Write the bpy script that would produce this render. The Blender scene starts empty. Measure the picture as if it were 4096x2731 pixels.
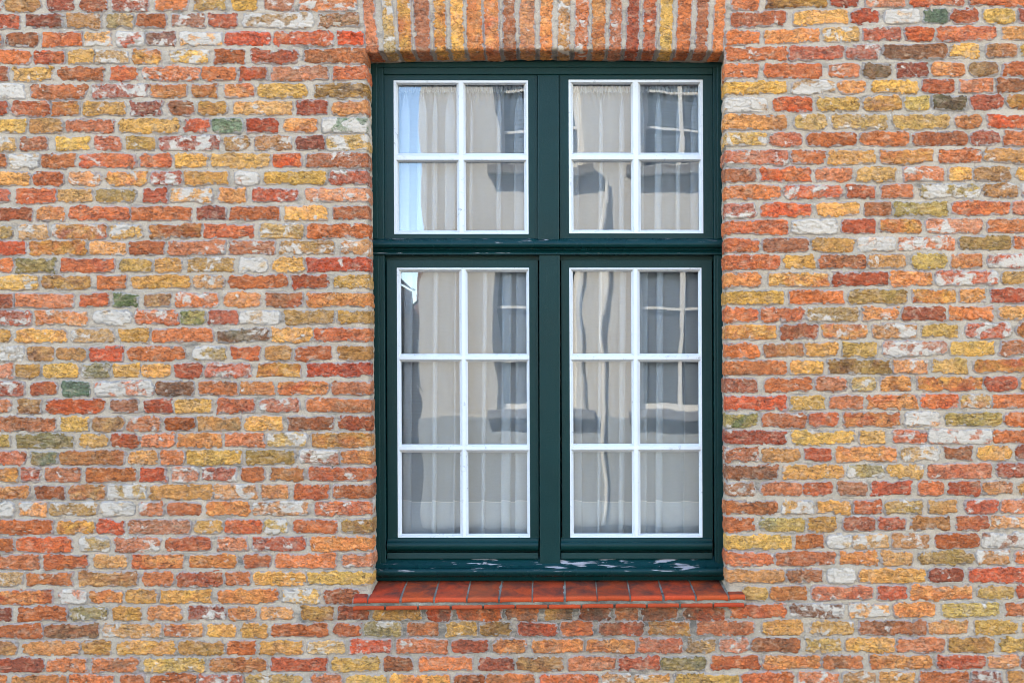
import bpy, math, random, re
import numpy as np
from mathutils import Vector
random.seed(11)
RNG = np.random.default_rng(5)
sc = bpy.context.scene
C = sc.collection

# ------------------------------------------------------------------ camera, world, sun, exposure
S = 0.0008            # metres per photograph pixel in the plane of the wall
VX, VY = 2250.0, 1450.0   # where the optical axis meets the wall, in wall pixels
DC = 3750.0           # camera distance in the same unit (3 m)
CAMH = 1.6
cam = bpy.data.cameras.new('camera'); camo = bpy.data.objects.new('camera', cam); C.objects.link(camo)
cam.sensor_width = 36; cam.lens = DC / 4096 * 36
cam.shift_x = (2048 - VX) / 4096; cam.shift_y = (VY - 1365.5) / 4096
cam.clip_start = 0.05; cam.clip_end = 500
camo.location = (0, -DC * S, CAMH); camo.rotation_euler = (math.radians(90), 0, 0)
sc.camera = camo
w = bpy.data.worlds.new('World'); sc.world = w; w.use_nodes = True
nt = w.node_tree; bg = nt.nodes['Background']; sky = nt.nodes.new('ShaderNodeTexSky')
sky.sky_type = 'NISHITA'; sky.sun_disc = False
SUN_EL, SUN_AZ = math.radians(43), math.radians(-38)      # azimuth measured from +Y towards +X
sky.sun_elevation = SUN_EL; sky.sun_rotation = SUN_AZ % (2 * math.pi)
sky.air_density = 1.0; sky.dust_density = 0.1; sky.ozone_density = 1.3; sky.altitude = 300
nt.links.new(sky.outputs[0], bg.inputs[0]); bg.inputs[1].default_value = 0.15
sl = bpy.data.lights.new('sun', 'SUN'); so = bpy.data.objects.new('sun', sl); C.objects.link(so)
sl.energy = 2.7; sl.angle = math.radians(0.5); sl.color = (1.0, 0.93, 0.82)
tosun = Vector((math.sin(SUN_AZ) * math.cos(SUN_EL), math.cos(SUN_AZ) * math.cos(SUN_EL), math.sin(SUN_EL)))
so.rotation_euler = tosun.to_track_quat('Z', 'Y').to_euler()
sc.view_settings.view_transform = 'Standard'; sc.view_settings.look = 'None'
sc.view_settings.exposure = 3.3; sc.view_settings.gamma = 1.0
sc.view_settings.use_curve_mapping = False
sc.cycles.filter_width = 1.0

# ------------------------------------------------------------------ helpers
def srgb(c):
    return tuple((v / 255 / 12.92) if v / 255 <= 0.04045 else ((v / 255 + 0.055) / 1.055) ** 2.4 for v in c)
def world(a, b, d):                     # wall pixels + depth (pixels behind the wall face) -> metres
    a = np.asarray(a, float); b = np.asarray(b, float); d = np.asarray(d, float)
    return np.stack(np.broadcast_arrays((a - VX) * S, d * S, CAMH - (b - VY) * S), -1)
def app(px, py, d):                     # where a thing at depth d measured at (px, py) really stands
    k = (DC + d) / DC
    return VX + (px - VX) * k, VY + (py - VY) * k
def hsh(ix, iy, iz):
    with np.errstate(over='ignore'):
        n = ix.astype(np.uint32) * np.uint32(374761393) + iy.astype(np.uint32) * np.uint32(668265263) + iz.astype(np.uint32) * np.uint32(1442695041)
        n = (n ^ (n >> np.uint32(13))) * np.uint32(1274126177)
        n = n ^ (n >> np.uint32(16))
    return n.astype(np.float64) / 4294967296.0
def vn(x, y, z=0.0):                    # value noise, -1..1
    x, y, z = np.broadcast_arrays(np.asarray(x, float), np.asarray(y, float), np.asarray(z, float))
    x0 = np.floor(x); y0 = np.floor(y); z0 = np.floor(z)
    fx = x - x0; fy = y - y0; fz = z - z0
    fx = fx * fx * (3 - 2 * fx); fy = fy * fy * (3 - 2 * fy); fz = fz * fz * (3 - 2 * fz)
    X = x0.astype(np.int64) & 0xffffff; Y = y0.astype(np.int64) & 0xffffff; Z = z0.astype(np.int64) & 0xffffff
    def c(i, j, k): return hsh(X + i, Y + j, Z + k)
    a = c(0,0,0)*(1-fx)+c(1,0,0)*fx; b = c(0,1,0)*(1-fx)+c(1,1,0)*fx
    e = c(0,0,1)*(1-fx)+c(1,0,1)*fx; f = c(0,1,1)*(1-fx)+c(1,1,1)*fx
    return ((a*(1-fy)+b*fy)*(1-fz)+(e*(1-fy)+f*fy)*fz)*2-1
def fbm(x, y, z=0.0, o=3):
    r = 0; a = 1
    for i in range(o): r = r + a * vn(x * 2**i + 17*i, y * 2**i - 9*i, z + 3*i); a *= 0.55
    return r

class MB:
    """collects quads with point attributes and links them as one mesh"""
    def __init__(s): s.v = []; s.f = []; s.m = []; s.at = []; s.n = 0
    def grid(s, P, mat=0, c1=None, c2=None, ed=None, flip=False):
        r, c = P.shape[:2]; idx = s.n + np.arange(r * c).reshape(r, c)
        q = np.stack([idx[:-1, :-1], idx[1:, :-1], idx[1:, 1:], idx[:-1, 1:]], -1).reshape(-1, 4)
        if flip: q = q[:, ::-1]
        s.v.append(P.reshape(-1, 3)); s.f.append(q); s.m.append(np.full(len(q), mat))
        A = np.zeros((r * c, 9)); A[:, 8] = 1
        if c1 is not None: A[:, 0:4] = c1
        if c2 is not None: A[:, 4:8] = c2
        if ed is not None: A[:, 8] = ed.reshape(-1)
        s.at.append(A); s.n += r * c
    def quads(s, V, F, mat=0):
        V = np.asarray(V, float); F = np.asarray(F, int)
        s.v.append(V); s.f.append(F + s.n); s.m.append(np.full(len(F), mat)); A = np.zeros((len(V), 9)); A[:, 8] = 1
        s.at.append(A); s.n += len(V)
    def box(s, a0, a1, b0, b1, d0, d1, mat=0):      # wall pixels
        P = world([a0,a1,a1,a0]*2, [b0,b0,b1,b1]*2, [d0]*4+[d1]*4)
        s.quads(P, [(0,3,2,1),(4,5,6,7),(0,1,5,4),(3,7,6,2),(0,4,7,3),(1,2,6,5)], mat)
    def wbox(s, x0, x1, y0, y1, z0, z1, mat=0):     # metres
        P = [(x0,y0,z0),(x1,y0,z0),(x1,y0,z1),(x0,y0,z1),(x0,y1,z0),(x1,y1,z0),(x1,y1,z1),(x0,y1,z1)]
        s.quads(P, [(0,1,2,3),(4,7,6,5),(0,4,5,1),(3,2,6,7),(0,3,7,4),(1,5,6,2)], mat)
    def prof(s, pts, a0, a1, mat=0, n=1, warp=None, ends=True):   # profile of (b, depth) drawn along a
        A = np.linspace(a0, a1, n + 1); pts = np.asarray(pts, float)
        P = world(A[None, :] + 0 * pts[:, :1], pts[:, :1] + 0 * A[None, :], pts[:, 1:2] + 0 * A[None, :])
        if warp is not None: P = warp(P)
        s.grid(P, mat)
        if ends:
            for q in (0, n):
                cc = P[:, q].mean(0, keepdims=True)
                k = len(pts); V = np.concatenate([P[:, q], cc]); s.v.append(V)
                F = [(i, i + 1, k, k) for i in range(k - 1)]
                s.f.append(np.array(F) + s.n); s.m.append(np.full(len(F), mat)); AA = np.zeros((k + 1, 9)); AA[:, 8] = 1
                s.at.append(AA); s.n += k + 1
    def build(s, name, mats, parent=None, smooth=False, attrs=False, bevel=0):
        V = np.concatenate(s.v); F = np.concatenate(s.f); M = np.concatenate(s.m); A = np.concatenate(s.at)
        me = bpy.data.meshes.new(name)
        tri = F[:, 2] == F[:, 3]
        if tri.any():
            fl = [tuple(f[:3]) if t else tuple(f) for f, t in zip(F.tolist(), tri)]
            me.from_pydata(V.tolist(), [], fl)
        else:
            me.vertices.add(len(V)); me.vertices.foreach_set('co', V.ravel())
            me.loops.add(F.size); me.loops.foreach_set('vertex_index', F.ravel().astype(np.int32))
            me.polygons.add(len(F)); me.polygons.foreach_set('loop_start', np.arange(0, F.size, 4, dtype=np.int32))
        for m in (mats if isinstance(mats, (list, tuple)) else [mats]): me.materials.append(m)
        me.polygons.foreach_set('material_index', M.astype(np.int32))
        me.polygons.foreach_set('use_smooth', np.full(len(F), bool(smooth)))
        me.update(calc_edges=True)
        if attrs:
            for nm, sl_ in (('c1', slice(0, 4)), ('c2', slice(4, 8))):
                a = me.attributes.new(nm, 'FLOAT_COLOR', 'POINT'); a.data.foreach_set('color', np.ascontiguousarray(A[:, sl_]).ravel())
            a = me.attributes.new('ed', 'FLOAT', 'POINT'); a.data.foreach_set('value', np.ascontiguousarray(A[:, 8]))
        o = bpy.data.objects.new(name, me); C.objects.link(o)
        if parent is not None:
            o.parent = parent
            o.location = -parent_world(parent)
        if bevel:
            b = o.modifiers.new('bevel', 'BEVEL'); b.width = bevel; b.segments = 2; b.limit_method = 'ANGLE'
        return o
def parent_world(o):
    p = Vector((0, 0, 0))
    while o is not None: p = p + o.location; o = o.parent
    return p
def tag(o, label=None, cat=None, group=None, kind=None):
    for k, v in (('label', label), ('category', cat), ('group', group), ('kind', kind)):
        if v: o[k] = v
    return o
def empty(name, loc, label, cat):
    o = bpy.data.objects.new(name, None); C.objects.link(o); o.location = loc; o.empty_display_size = 0.1
    return tag(o, label, cat)

# ------------------------------------------------------------------ materials
class NT:
    def __init__(s, name):
        s.m = bpy.data.materials.new(name); s.m.use_nodes = True; s.t = s.m.node_tree
        s.b = s.t.nodes['Principled BSDF']; s.out = s.t.nodes['Material Output']
    def n(s, kind, **kw):
        x = s.t.nodes.new('ShaderNode' + kind)
        for k, v in kw.items(): setattr(x, k, v)
        return x
    def l(s, a, b): s.t.links.new(a, b)
    def setin(s, sock, v):
        if hasattr(v, 'is_linked') or hasattr(v, 'links'): s.l(v, sock)
        else: sock.default_value = v
    def math(s, op, a, b=0.0, c=0.0, clamp=False):
        x = s.n('Math', operation=op, use_clamp=clamp)
        for i, v in enumerate((a, b, c)): s.setin(x.inputs[i], v)
        return x.outputs[0]
    def mix(s, f, a, b, blend='MIX'):
        x = s.n('Mix', data_type='RGBA', blend_type=blend, clamp_factor=True)
        s.setin(x.inputs[0], f)
        for i, v in ((6, a), (7, b)): s.setin(x.inputs[i], v if not isinstance(v, tuple) else (tuple(v) + (1,))[:4])
        return x.outputs[2]
    def noise(s, vec, scale, detail=3, rough=0.55, dist=0.0):
        x = s.n('TexNoise'); s.l(vec, x.inputs['Vector']); x.inputs['Scale'].default_value = scale
        x.inputs['Detail'].default_value = detail; x.inputs['Roughness'].default_value = rough; x.inputs['Distortion'].default_value = dist
        return x.outputs['Fac']
    def ramp(s, v, lo, hi):
        x = s.n('MapRange'); s.setin(x.inputs[0], v); s.setin(x.inputs[1], lo); s.setin(x.inputs[2], hi)
        return x.outputs[0]
    def vec(s, scale=(1, 1, 1), off=None):
        tc = s.n('TexCoord'); v = tc.outputs['Object']
        mp = s.n('Mapping'); s.l(v, mp.inputs[0]); mp.inputs['Scale'].default_value = scale
        if off is not None: s.l(off, mp.inputs['Location'])
        return mp.outputs[0]
    def bump(s, h, strength, dist, prev=None):
        x = s.n('Bump'); s.l(h, x.inputs['Height']); x.inputs['Strength'].default_value = strength; x.inputs['Distance'].default_value = dist
        if prev is not None: s.l(prev, x.inputs['Normal'])
        return x.outputs[0]
def scale_col(c, k): return tuple(v * k for v in c)

def brick_material():
    t = NT('old_brick')
    a1 = t.n('Attribute', attribute_name='c1'); a2 = t.n('Attribute', attribute_name='c2'); ae = t.n('Attribute', attribute_name='ed')
    seed = a2.outputs['Alpha']; ww = a1.outputs['Alpha']; ed = ae.outputs['Fac']
    cx = t.n('CombineXYZ')
    t.l(t.math('MULTIPLY', seed, 37.0), cx.inputs[0]); t.l(t.math('MULTIPLY', seed, 91.0), cx.inputs[1]); t.l(t.math('MULTIPLY', seed, 13.0), cx.inputs[2])
    v = t.vec((1, 1, 1.25), cx.outputs[0]); vs = t.vec((1, 1, 1.5), cx.outputs[0])
    n1 = t.noise(v, 13, 4, 0.6, 0.6)
    col = t.mix(t.ramp(n1, 0.36, 0.64), a1.outputs['Color'], a2.outputs['Color'])
    n2 = t.noise(vs, 62, 5, 0.72, 0.8)
    g = t.ramp(n2, 0.30, 0.70); gm = t.math('MULTIPLY_ADD', g, 1.35, 0.30)
    n3 = t.noise(v, 330, 3, 0.6)
    gm = t.math('MULTIPLY', gm, t.math('MULTIPLY_ADD', n3, 0.7, 0.65))
    gc = t.n('CombineColor'); [t.l(gm, gc.inputs[i]) for i in range(3)]
    col = t.mix(1.0, col, gc.outputs[0], 'MULTIPLY')
    cr = t.math('ABSOLUTE', t.math('SUBTRACT', t.noise(t.vec((1, 1, 2.2), cx.outputs[0]), 24, 4, 0.6, 1.2), 0.5))
    crm = t.math('MULTIPLY', t.ramp(cr, 0.012, 0.003), t.ramp(t.noise(v, 17, 2, 0.5), 0.45, 0.6))
    col = t.mix(t.math('MULTIPLY', crm, 0.8), col, (0.04, 0.025, 0.018))
    # warm iron flecks and dark soot specks
    n5 = t.noise(v, 85, 4, 0.7)
    col = t.mix(t.math('MULTIPLY', t.ramp(n5, 0.60, 0.70), 0.55), col, (0.20, 0.045, 0.018))
    n6 = t.noise(v, 160, 2, 0.5)
    pits = t.ramp(n6, 0.66, 0.72)
    col = t.mix(t.math('MULTIPLY', pits, 0.75), col, (0.03, 0.022, 0.018))
    n7 = t.noise(vs, 22, 5, 0.7, 0.5)
    col = t.mix(t.math('MULTIPLY', t.ramp(n7, 0.60, 0.76), 0.55), col, (0.06, 0.045, 0.035))
    n9 = t.noise(vs, 34, 4, 0.65, 0.7)
    col = t.mix(t.math('MULTIPLY', t.ramp(n9, 0.52, 0.70), 0.38), col, (0.62, 0.40, 0.23))
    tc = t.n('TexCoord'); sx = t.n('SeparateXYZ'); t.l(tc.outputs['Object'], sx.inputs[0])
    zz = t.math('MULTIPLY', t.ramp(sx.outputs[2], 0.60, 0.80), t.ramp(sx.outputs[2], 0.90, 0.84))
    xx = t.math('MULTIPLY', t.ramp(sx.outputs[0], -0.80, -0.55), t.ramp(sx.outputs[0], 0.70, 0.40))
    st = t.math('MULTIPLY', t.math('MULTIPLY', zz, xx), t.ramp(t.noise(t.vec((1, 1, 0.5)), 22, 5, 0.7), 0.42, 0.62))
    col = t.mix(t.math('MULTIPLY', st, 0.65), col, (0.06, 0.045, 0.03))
    # lime wash left on the face, thin lime film at the edges
    n4 = t.noise(v, 21, 7, 0.60, 0.25)
    th = t.math('MULTIPLY_ADD', ww, -0.36, 0.675)
    m = t.math('MULTIPLY', t.math('SUBTRACT', n4, th), 16.0, clamp=True)
    n8 = t.noise(v, 110, 5, 0.7)
    film = t.math('MULTIPLY', t.ramp(n8, 0.40, 0.60), t.math('MULTIPLY_ADD', ww, 0.6, 0.07))
    lime = t.mix(n3, (0.44, 0.325, 0.225), (0.68, 0.54, 0.41))
    col = t.mix(t.math('MULTIPLY', film, 0.8), col, lime)
    col = t.mix(m, col, lime)
    em = t.math('MULTIPLY', t.math('SUBTRACT', t.math('MULTIPLY_ADD', n8, 0.6, t.math('MULTIPLY_ADD', n9, 1.6, -0.75)), ed), 7.0, clamp=True)
    col = t.mix(t.math('MULTIPLY', em, 0.8), col, (0.36, 0.30, 0.25))
    t.l(col, t.b.inputs['Base Color']); t.b.inputs['Roughness'].default_value = 0.92
    t.b.inputs['Specular IOR Level'].default_value = 0.2
    h = t.math('ADD', t.math('MULTIPLY', n2, 1.3), t.math('MULTIPLY', n3, 0.35))
    h = t.math('SUBTRACT', h, t.math('ADD', t.math('MULTIPLY', pits, 0.3), t.math('MULTIPLY', crm, 0.5)))
    h = t.math('ADD', h, t.math('MULTIPLY', m, 0.18))
    t.l(t.bump(h, 1.0, 0.0075), t.b.inputs['Normal'])
    return t.m
def mortar_material(name='lime_mortar', base=(0.385, 0.295, 0.205), dark=0.8):
    t = NT(name); v = t.vec(); vs = t.vec((1, 1, 3.0))
    n1 = t.noise(v, 9, 4, 0.6); n2 = t.noise(v, 420, 3, 0.7); n3 = t.noise(vs, 7, 6, 0.72, 0.4); n4 = t.noise(v, 230, 1, 0.5)
    col = t.mix(t.ramp(n1, 0.35, 0.65), base, scale_col((base[0]*1.12, base[1]*1.06, base[2]*1.02), 1.12))
    gm = t.math('MULTIPLY_ADD', n2, 1.1, 0.46); gc = t.n('CombineColor'); [t.l(gm, gc.inputs[i]) for i in range(3)]
    col = t.mix(1.0, col, gc.outputs[0], 'MULTIPLY')
    col = t.mix(t.math('MULTIPLY', t.ramp(n3, 0.53, 0.70), dark), col, (0.075, 0.068, 0.062))
    col = t.mix(t.math('MULTIPLY', t.ramp(n4, 0.70, 0.76), 0.6), col, (0.62, 0.58, 0.54))
    col = t.mix(t.math('MULTIPLY', t.ramp(n4, 0.30, 0.25), 0.6), col, (0.07, 0.06, 0.05))
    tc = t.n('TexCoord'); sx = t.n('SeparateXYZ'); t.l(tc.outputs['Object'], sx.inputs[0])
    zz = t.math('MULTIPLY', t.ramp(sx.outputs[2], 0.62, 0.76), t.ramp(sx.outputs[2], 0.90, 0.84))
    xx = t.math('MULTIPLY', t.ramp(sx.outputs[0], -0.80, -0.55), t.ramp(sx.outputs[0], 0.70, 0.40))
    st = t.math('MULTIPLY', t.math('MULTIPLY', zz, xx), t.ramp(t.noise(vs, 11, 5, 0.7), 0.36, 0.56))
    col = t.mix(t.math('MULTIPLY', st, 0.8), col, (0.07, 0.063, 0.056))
    t.l(col, t.b.inputs['Base Color']); t.b.inputs['Roughness'].default_value = 0.95; t.b.inputs['Specular IOR Level'].default_value = 0.15
    n5 = t.noise(v, 60, 5, 0.7)
    t.l(t.bump(t.math('ADD', n5, t.math('MULTIPLY', n2, 0.4)), 1.0, 0.008), t.b.inputs['Normal'])
    return t.m
def paint_material(name, base, rough=0.35, peel=0.0, grime=0.0, var=0.25, peelcol=(0.27, 0.235, 0.225), spec=0.16):
    t = NT(name); t.b.inputs['Specular IOR Level'].default_value = spec; v = t.vec(); vx = t.vec((0.35, 1, 3.2)); vz = t.vec((6, 6, 0.6))
    n1 = t.noise(v, 6, 4, 0.6); n2 = t.noise(vz, 30, 4, 0.6)
    k = t.math('MULTIPLY_ADD', n1, var * 2, 1 - var)
    gc = t.n('CombineColor'); [t.l(k, gc.inputs[i]) for i in range(3)]
    col = t.mix(1.0, base, gc.outputs[0], 'MULTIPLY')
    r = t.math('MULTIPLY_ADD', n1, 0.2, rough - 0.1)
    if grime:
        g = t.noise(v, 70, 6, 0.7, 0.6); g2 = t.noise(v, 7, 3, 0.5)
        gm = t.math('MULTIPLY', t.ramp(g, 0.58, 0.68), t.ramp(g2, 0.45, 0.62))
        col = t.mix(t.math('MULTIPLY', gm, grime), col, (0.16, 0.14, 0.12))
    if peel:
        p = t.noise(vx, 38, 6, 0.62, 0.7); p2 = t.noise(v, 3.2, 2, 0.5)
        pm = t.math('MULTIPLY', t.math('SUBTRACT', p, t.math('MULTIPLY_ADD', t.ramp(p2, 0.34, 0.54), -0.17 * peel, 0.70)), 25.0, clamp=True)
        if peel < 5:
            tc = t.n('NewGeometry'); sx = t.n('SeparateXYZ'); t.l(tc.outputs['Normal'], sx.inputs[0])
            up = t.ramp(sx.outputs[2], 0.12, 0.4)
            pm = t.math('MULTIPLY', pm, up)
        col = t.mix(pm, col, peelcol)
        r = t.math('MAXIMUM', r, t.math('MULTIPLY', pm, 0.85))
    t.l(col, t.b.inputs['Base Color']); t.l(r, t.b.inputs['Roughness'])
    h = t.math('ADD', t.math('MULTIPLY', n2, 0.6), t.noise(v, 240, 3, 0.6))
    if peel: h = t.math('SUBTRACT', h, t.math('MULTIPLY', pm, 1.2))
    t.l(t.bump(h, 0.6, 0.0018), t.b.inputs['Normal'])
    return t.m
def tile_material():
    t = NT('red_sill_tile')
    a1 = t.n('Attribute', attribute_name='c1'); ae = t.n('Attribute', attribute_name='ed'); v = t.vec(); vv = t.vec((1, 1, 1))
    n1 = t.noise(v, 16, 5, 0.65, 0.5); n2 = t.noise(v, 190, 4, 0.6); n3 = t.noise(v, 5, 3, 0.5); n4 = t.noise(v, 300, 1, 0.5)
    gm = t.math('MULTIPLY_ADD', n2, 0.8, 0.6); gc = t.n('CombineColor'); [t.l(gm, gc.inputs[i]) for i in range(3)]
    col = t.mix(1.0, a1.outputs['Color'], gc.outputs[0], 'MULTIPLY')
    wear = t.math('MULTIPLY', t.ramp(n1, 0.36, 0.62), t.math('MULTIPLY_ADD', ae.outputs['Fac'], 0.88, 0.0))
    col = t.mix(wear, col, (0.075, 0.028, 0.018))
    col = t.mix(t.math('MULTIPLY', t.ramp(n4, 0.70, 0.75), 0.7), col, (0.04, 0.02, 0.015))
    col = t.mix(t.math('MULTIPLY', t.ramp(n3, 0.52, 0.68), 0.3), col, (0.36, 0.09, 0.03))
    t.l(col, t.b.inputs['Base Color']); t.b.inputs['Roughness'].default_value = 0.75; t.b.inputs['Specular IOR Level'].default_value = 0.15
    t.l(t.bump(t.math('ADD', n1, t.math('MULTIPLY', n2, 0.5)), 0.8, 0.0025), t.b.inputs['Normal'])
    return t.m
def glass_material(k=0.052, wav=0.10, name='window_glass'):
    t = NT(name); v = t.vec()
    tr = t.n('BsdfTransparent'); tr.inputs[0].default_value = (0.93, 0.95, 0.96, 1)
    gl = t.n('BsdfGlossy'); gl.inputs['Roughness'].default_value = 0.0; gl.inputs['Color'].default_value = (1, 1, 1, 1)
    lw = t.n('Fresnel'); lw.inputs[0].default_value = 1.5
    f = t.math('ADD', lw.outputs[0], k - 0.04)
    n = t.noise(t.vec((1.6, 1, 0.7)), 3.2, 1.5, 0.5)
    b = t.bump(n, 1.0, 0.012 * wav); t.l(b, gl.inputs['Normal'])
    mx = t.n('MixShader'); t.l(f, mx.inputs[0]); t.l(tr.outputs[0], mx.inputs[1]); t.l(gl.outputs[0], mx.inputs[2])
    t.l(mx.outputs[0], t.out.inputs[0]); return t.m
def net_material(name, op, weave=True):
    t = NT(name)
    tr = t.n('BsdfTransparent'); df = t.n('BsdfDiffuse'); tl = t.n('BsdfTranslucent')
    df.inputs[0].default_value = (0.80, 0.83, 0.86, 1); tl.inputs[0].default_value = (0.75, 0.77, 0.79, 1)
    m1 = t.n('MixShader'); m1.inputs[0].default_value = 0.3; t.l(df.outputs[0], m1.inputs[1]); t.l(tl.outputs[0], m1.inputs[2])
    m2 = t.n('MixShader'); v = t.vec((1, 0, 5)); n = t.noise(v, 30, 3, 0.6)
    t.l(t.math('MULTIPLY_ADD', n, 0.05, op - 0.025), m2.inputs[0]); t.l(tr.outputs[0], m2.inputs[1]); t.l(m1.outputs[0], m2.inputs[2])
    t.l(m2.outputs[0], t.out.inputs[0]); return t.m
def plain(name, col, rough=0.8, nscale=8, var=0.2, bump=0.003, bscale=60, stain=None):
    t = NT(name); v = t.vec(); n1 = t.noise(v, nscale, 5, 0.6)
    k = t.math('MULTIPLY_ADD', n1, var * 2, 1 - var); gc = t.n('CombineColor'); [t.l(k, gc.inputs[i]) for i in range(3)]
    c = t.mix(1.0, col, gc.outputs[0], 'MULTIPLY')
    if stain:
        n3 = t.noise(t.vec((1, 1, 0.35)), 2.5, 6, 0.7, 0.5); c = t.mix(t.math('MULTIPLY', t.ramp(n3, 0.5, 0.72), 0.5), c, stain)
    t.l(c, t.b.inputs['Base Color']); t.b.inputs['Roughness'].default_value = rough
    t.l(t.bump(t.noise(v, bscale, 4, 0.6), 0.6, bump), t.b.inputs['Normal']); return t.m
def brick_pattern(name, c1, c2, mort):
    t = NT(name); tc = t.n('TexCoord'); mp = t.n('Mapping'); t.l(tc.outputs['Object'], mp.inputs[0]); mp.inputs['Rotation'].default_value = (math.radians(90), 0, 0)
    b = t.n('TexBrick'); t.l(mp.outputs[0], b.inputs['Vector']); b.inputs['Scale'].default_value = 1.0
    b.inputs['Color1'].default_value = c1 + (1,); b.inputs['Color2'].default_value = c2 + (1,); b.inputs['Mortar'].default_value = mort + (1,)
    b.inputs['Brick Width'].default_value = 0.2; b.inputs['Row Height'].default_value = 0.06; b.inputs['Mortar Size'].default_value = 0.006
    t.l(b.outputs['Color'], t.b.inputs['Base Color']); t.b.inputs['Roughness'].default_value = 0.9; return t.m

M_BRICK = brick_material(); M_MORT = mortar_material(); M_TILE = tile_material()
M_SMORT = mortar_material('sill_mortar', (0.27, 0.235, 0.175), 0.6)
GREEN = (0.0018, 0.020, 0.0175)
M_GREEN = paint_material('green_paint', GREEN, 0.34)
M_GPEEL = paint_material('weathered_green_paint', (0.0018, 0.021, 0.020), 0.28, peel=0.75)
M_GSILL = paint_material('worn_green_paint', (0.0018, 0.021, 0.020), 0.28, peel=1.15)
M_WHITE = paint_material('white_paint', (0.54, 0.515, 0.49), 0.4, grime=0.8, var=0.05)
M_GLASS = glass_material(); M_NET = net_material('net_fabric', 0.36); M_HEM = net_material('net_hem', 0.48)

# ------------------------------------------------------------------ geometry of the opening
def cornL(b): return 1460 + 0.0115 * np.asarray(b, float)
def cornR(b): return 2901 + 0.004 * np.asarray(b, float)
YS = 204.0          # springing line of the flat arch (its lower front edge)
def soff(a): a = np.asarray(a, float); return YS + 3 - 9 * (1 - ((a - 2185) / 720) ** 2).clip(0, 1)
def wrap(a, b, h, mode, r=9.0):
    a = np.asarray(a, float) + 0 * b; b = b + 0 * a; h = h + 0 * a
    if mode == 'F': return world(a, b, -h)
    if mode in 'LR':
        sg = 1 if mode == 'L' else -1
        c = cornL(b) if mode == 'L' else cornR(b); s = (a - c) * sg
        th = np.clip((s + r) / r, 0, math.pi / 2)
        x = np.where(s < -r, s, -r + (r + h) * np.sin(th)); d = np.where(s < -r, -h, r - (r + h) * np.cos(th))
        ex = np.clip(s + r - r * math.pi / 2, 0, None)
        return world(c + sg * x, b, d + ex)
    c = soff(a); s = b - c
    th = np.clip((s + r) / r, 0, math.pi / 2)
    y = np.where(s < -r, s, -r + (r + h) * np.sin(th)); d = np.where(s < -r, -h, r - (r + h) * np.cos(th))
    ex = np.clip(s + r - r * math.pi / 2, 0, None)
    return world(a, c + y + 0.11 * ex, d + ex)

PAL = {'r': (208, 86, 38), 'R': (188, 90, 54), 'm': (154, 86, 72), 'o': (210, 126, 74), 'a': (226, 168, 106), 'b': (184, 100, 44),
       'n': (150, 100, 66), 'y': (222, 180, 96), 's': (206, 170, 116), 'l': (196, 172, 102), 'g': (92, 116, 78), 't': (112, 144, 134),
       'p': (206, 136, 108), 'w': (228, 208, 184), 'd': (88, 62, 48)}
KA = np.array([0.81, 0.57, 0.33])
def colours(code, dig):
    c1 = np.array(srgb(PAL[code[0]])) * KA
    if len(code) > 1: c2 = np.array(srgb(PAL[code[1]])) * KA
    else: c2 = c1 * RNG.uniform(0.72, 1.2) * np.array([1, RNG.uniform(0.86, 1.14), RNG.uniform(0.85, 1.15)])
    if len(code) > 1 and code[1] in 'tg': c2 = c1 * 0.4 + c2 * 0.6
    if dig >= 7: c2 = c2 * 0.5 + np.array(srgb(PAL['w'])) * KA * 0.5
    m_ = (c1 + c2) / 2; c1 = c1 * 0.85 + m_ * 0.15; c2 = c2 * 0.85 + m_ * 0.15; g_ = np.array([0.40, 0.235, 0.125]); c1 = c1 * 0.96 + g_ * 0.04; c2 = c2 * 0.93 + g_ * 0.07
    j = RNG.choice([RNG.uniform(0.62, 0.85), RNG.uniform(0.88, 1.18)], p=[.25, .75]); ww = min(dig / 9 + 0.08, 0.80) if dig >= 0 else RNG.uniform(0, 0.16)
    return np.array([*(c1 * j), ww]), np.array([*(c2 * j), RNG.uniform(0, 1)])
def mort_h(a, b):
    return 2.8 * vn(a / 110, b / 60, 9.3) + 2.6 * fbm(a / 40, b / 22, 5.3, 3) + 1.6 * vn(a / 11, b / 9, 1.1) - 2.4
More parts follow.
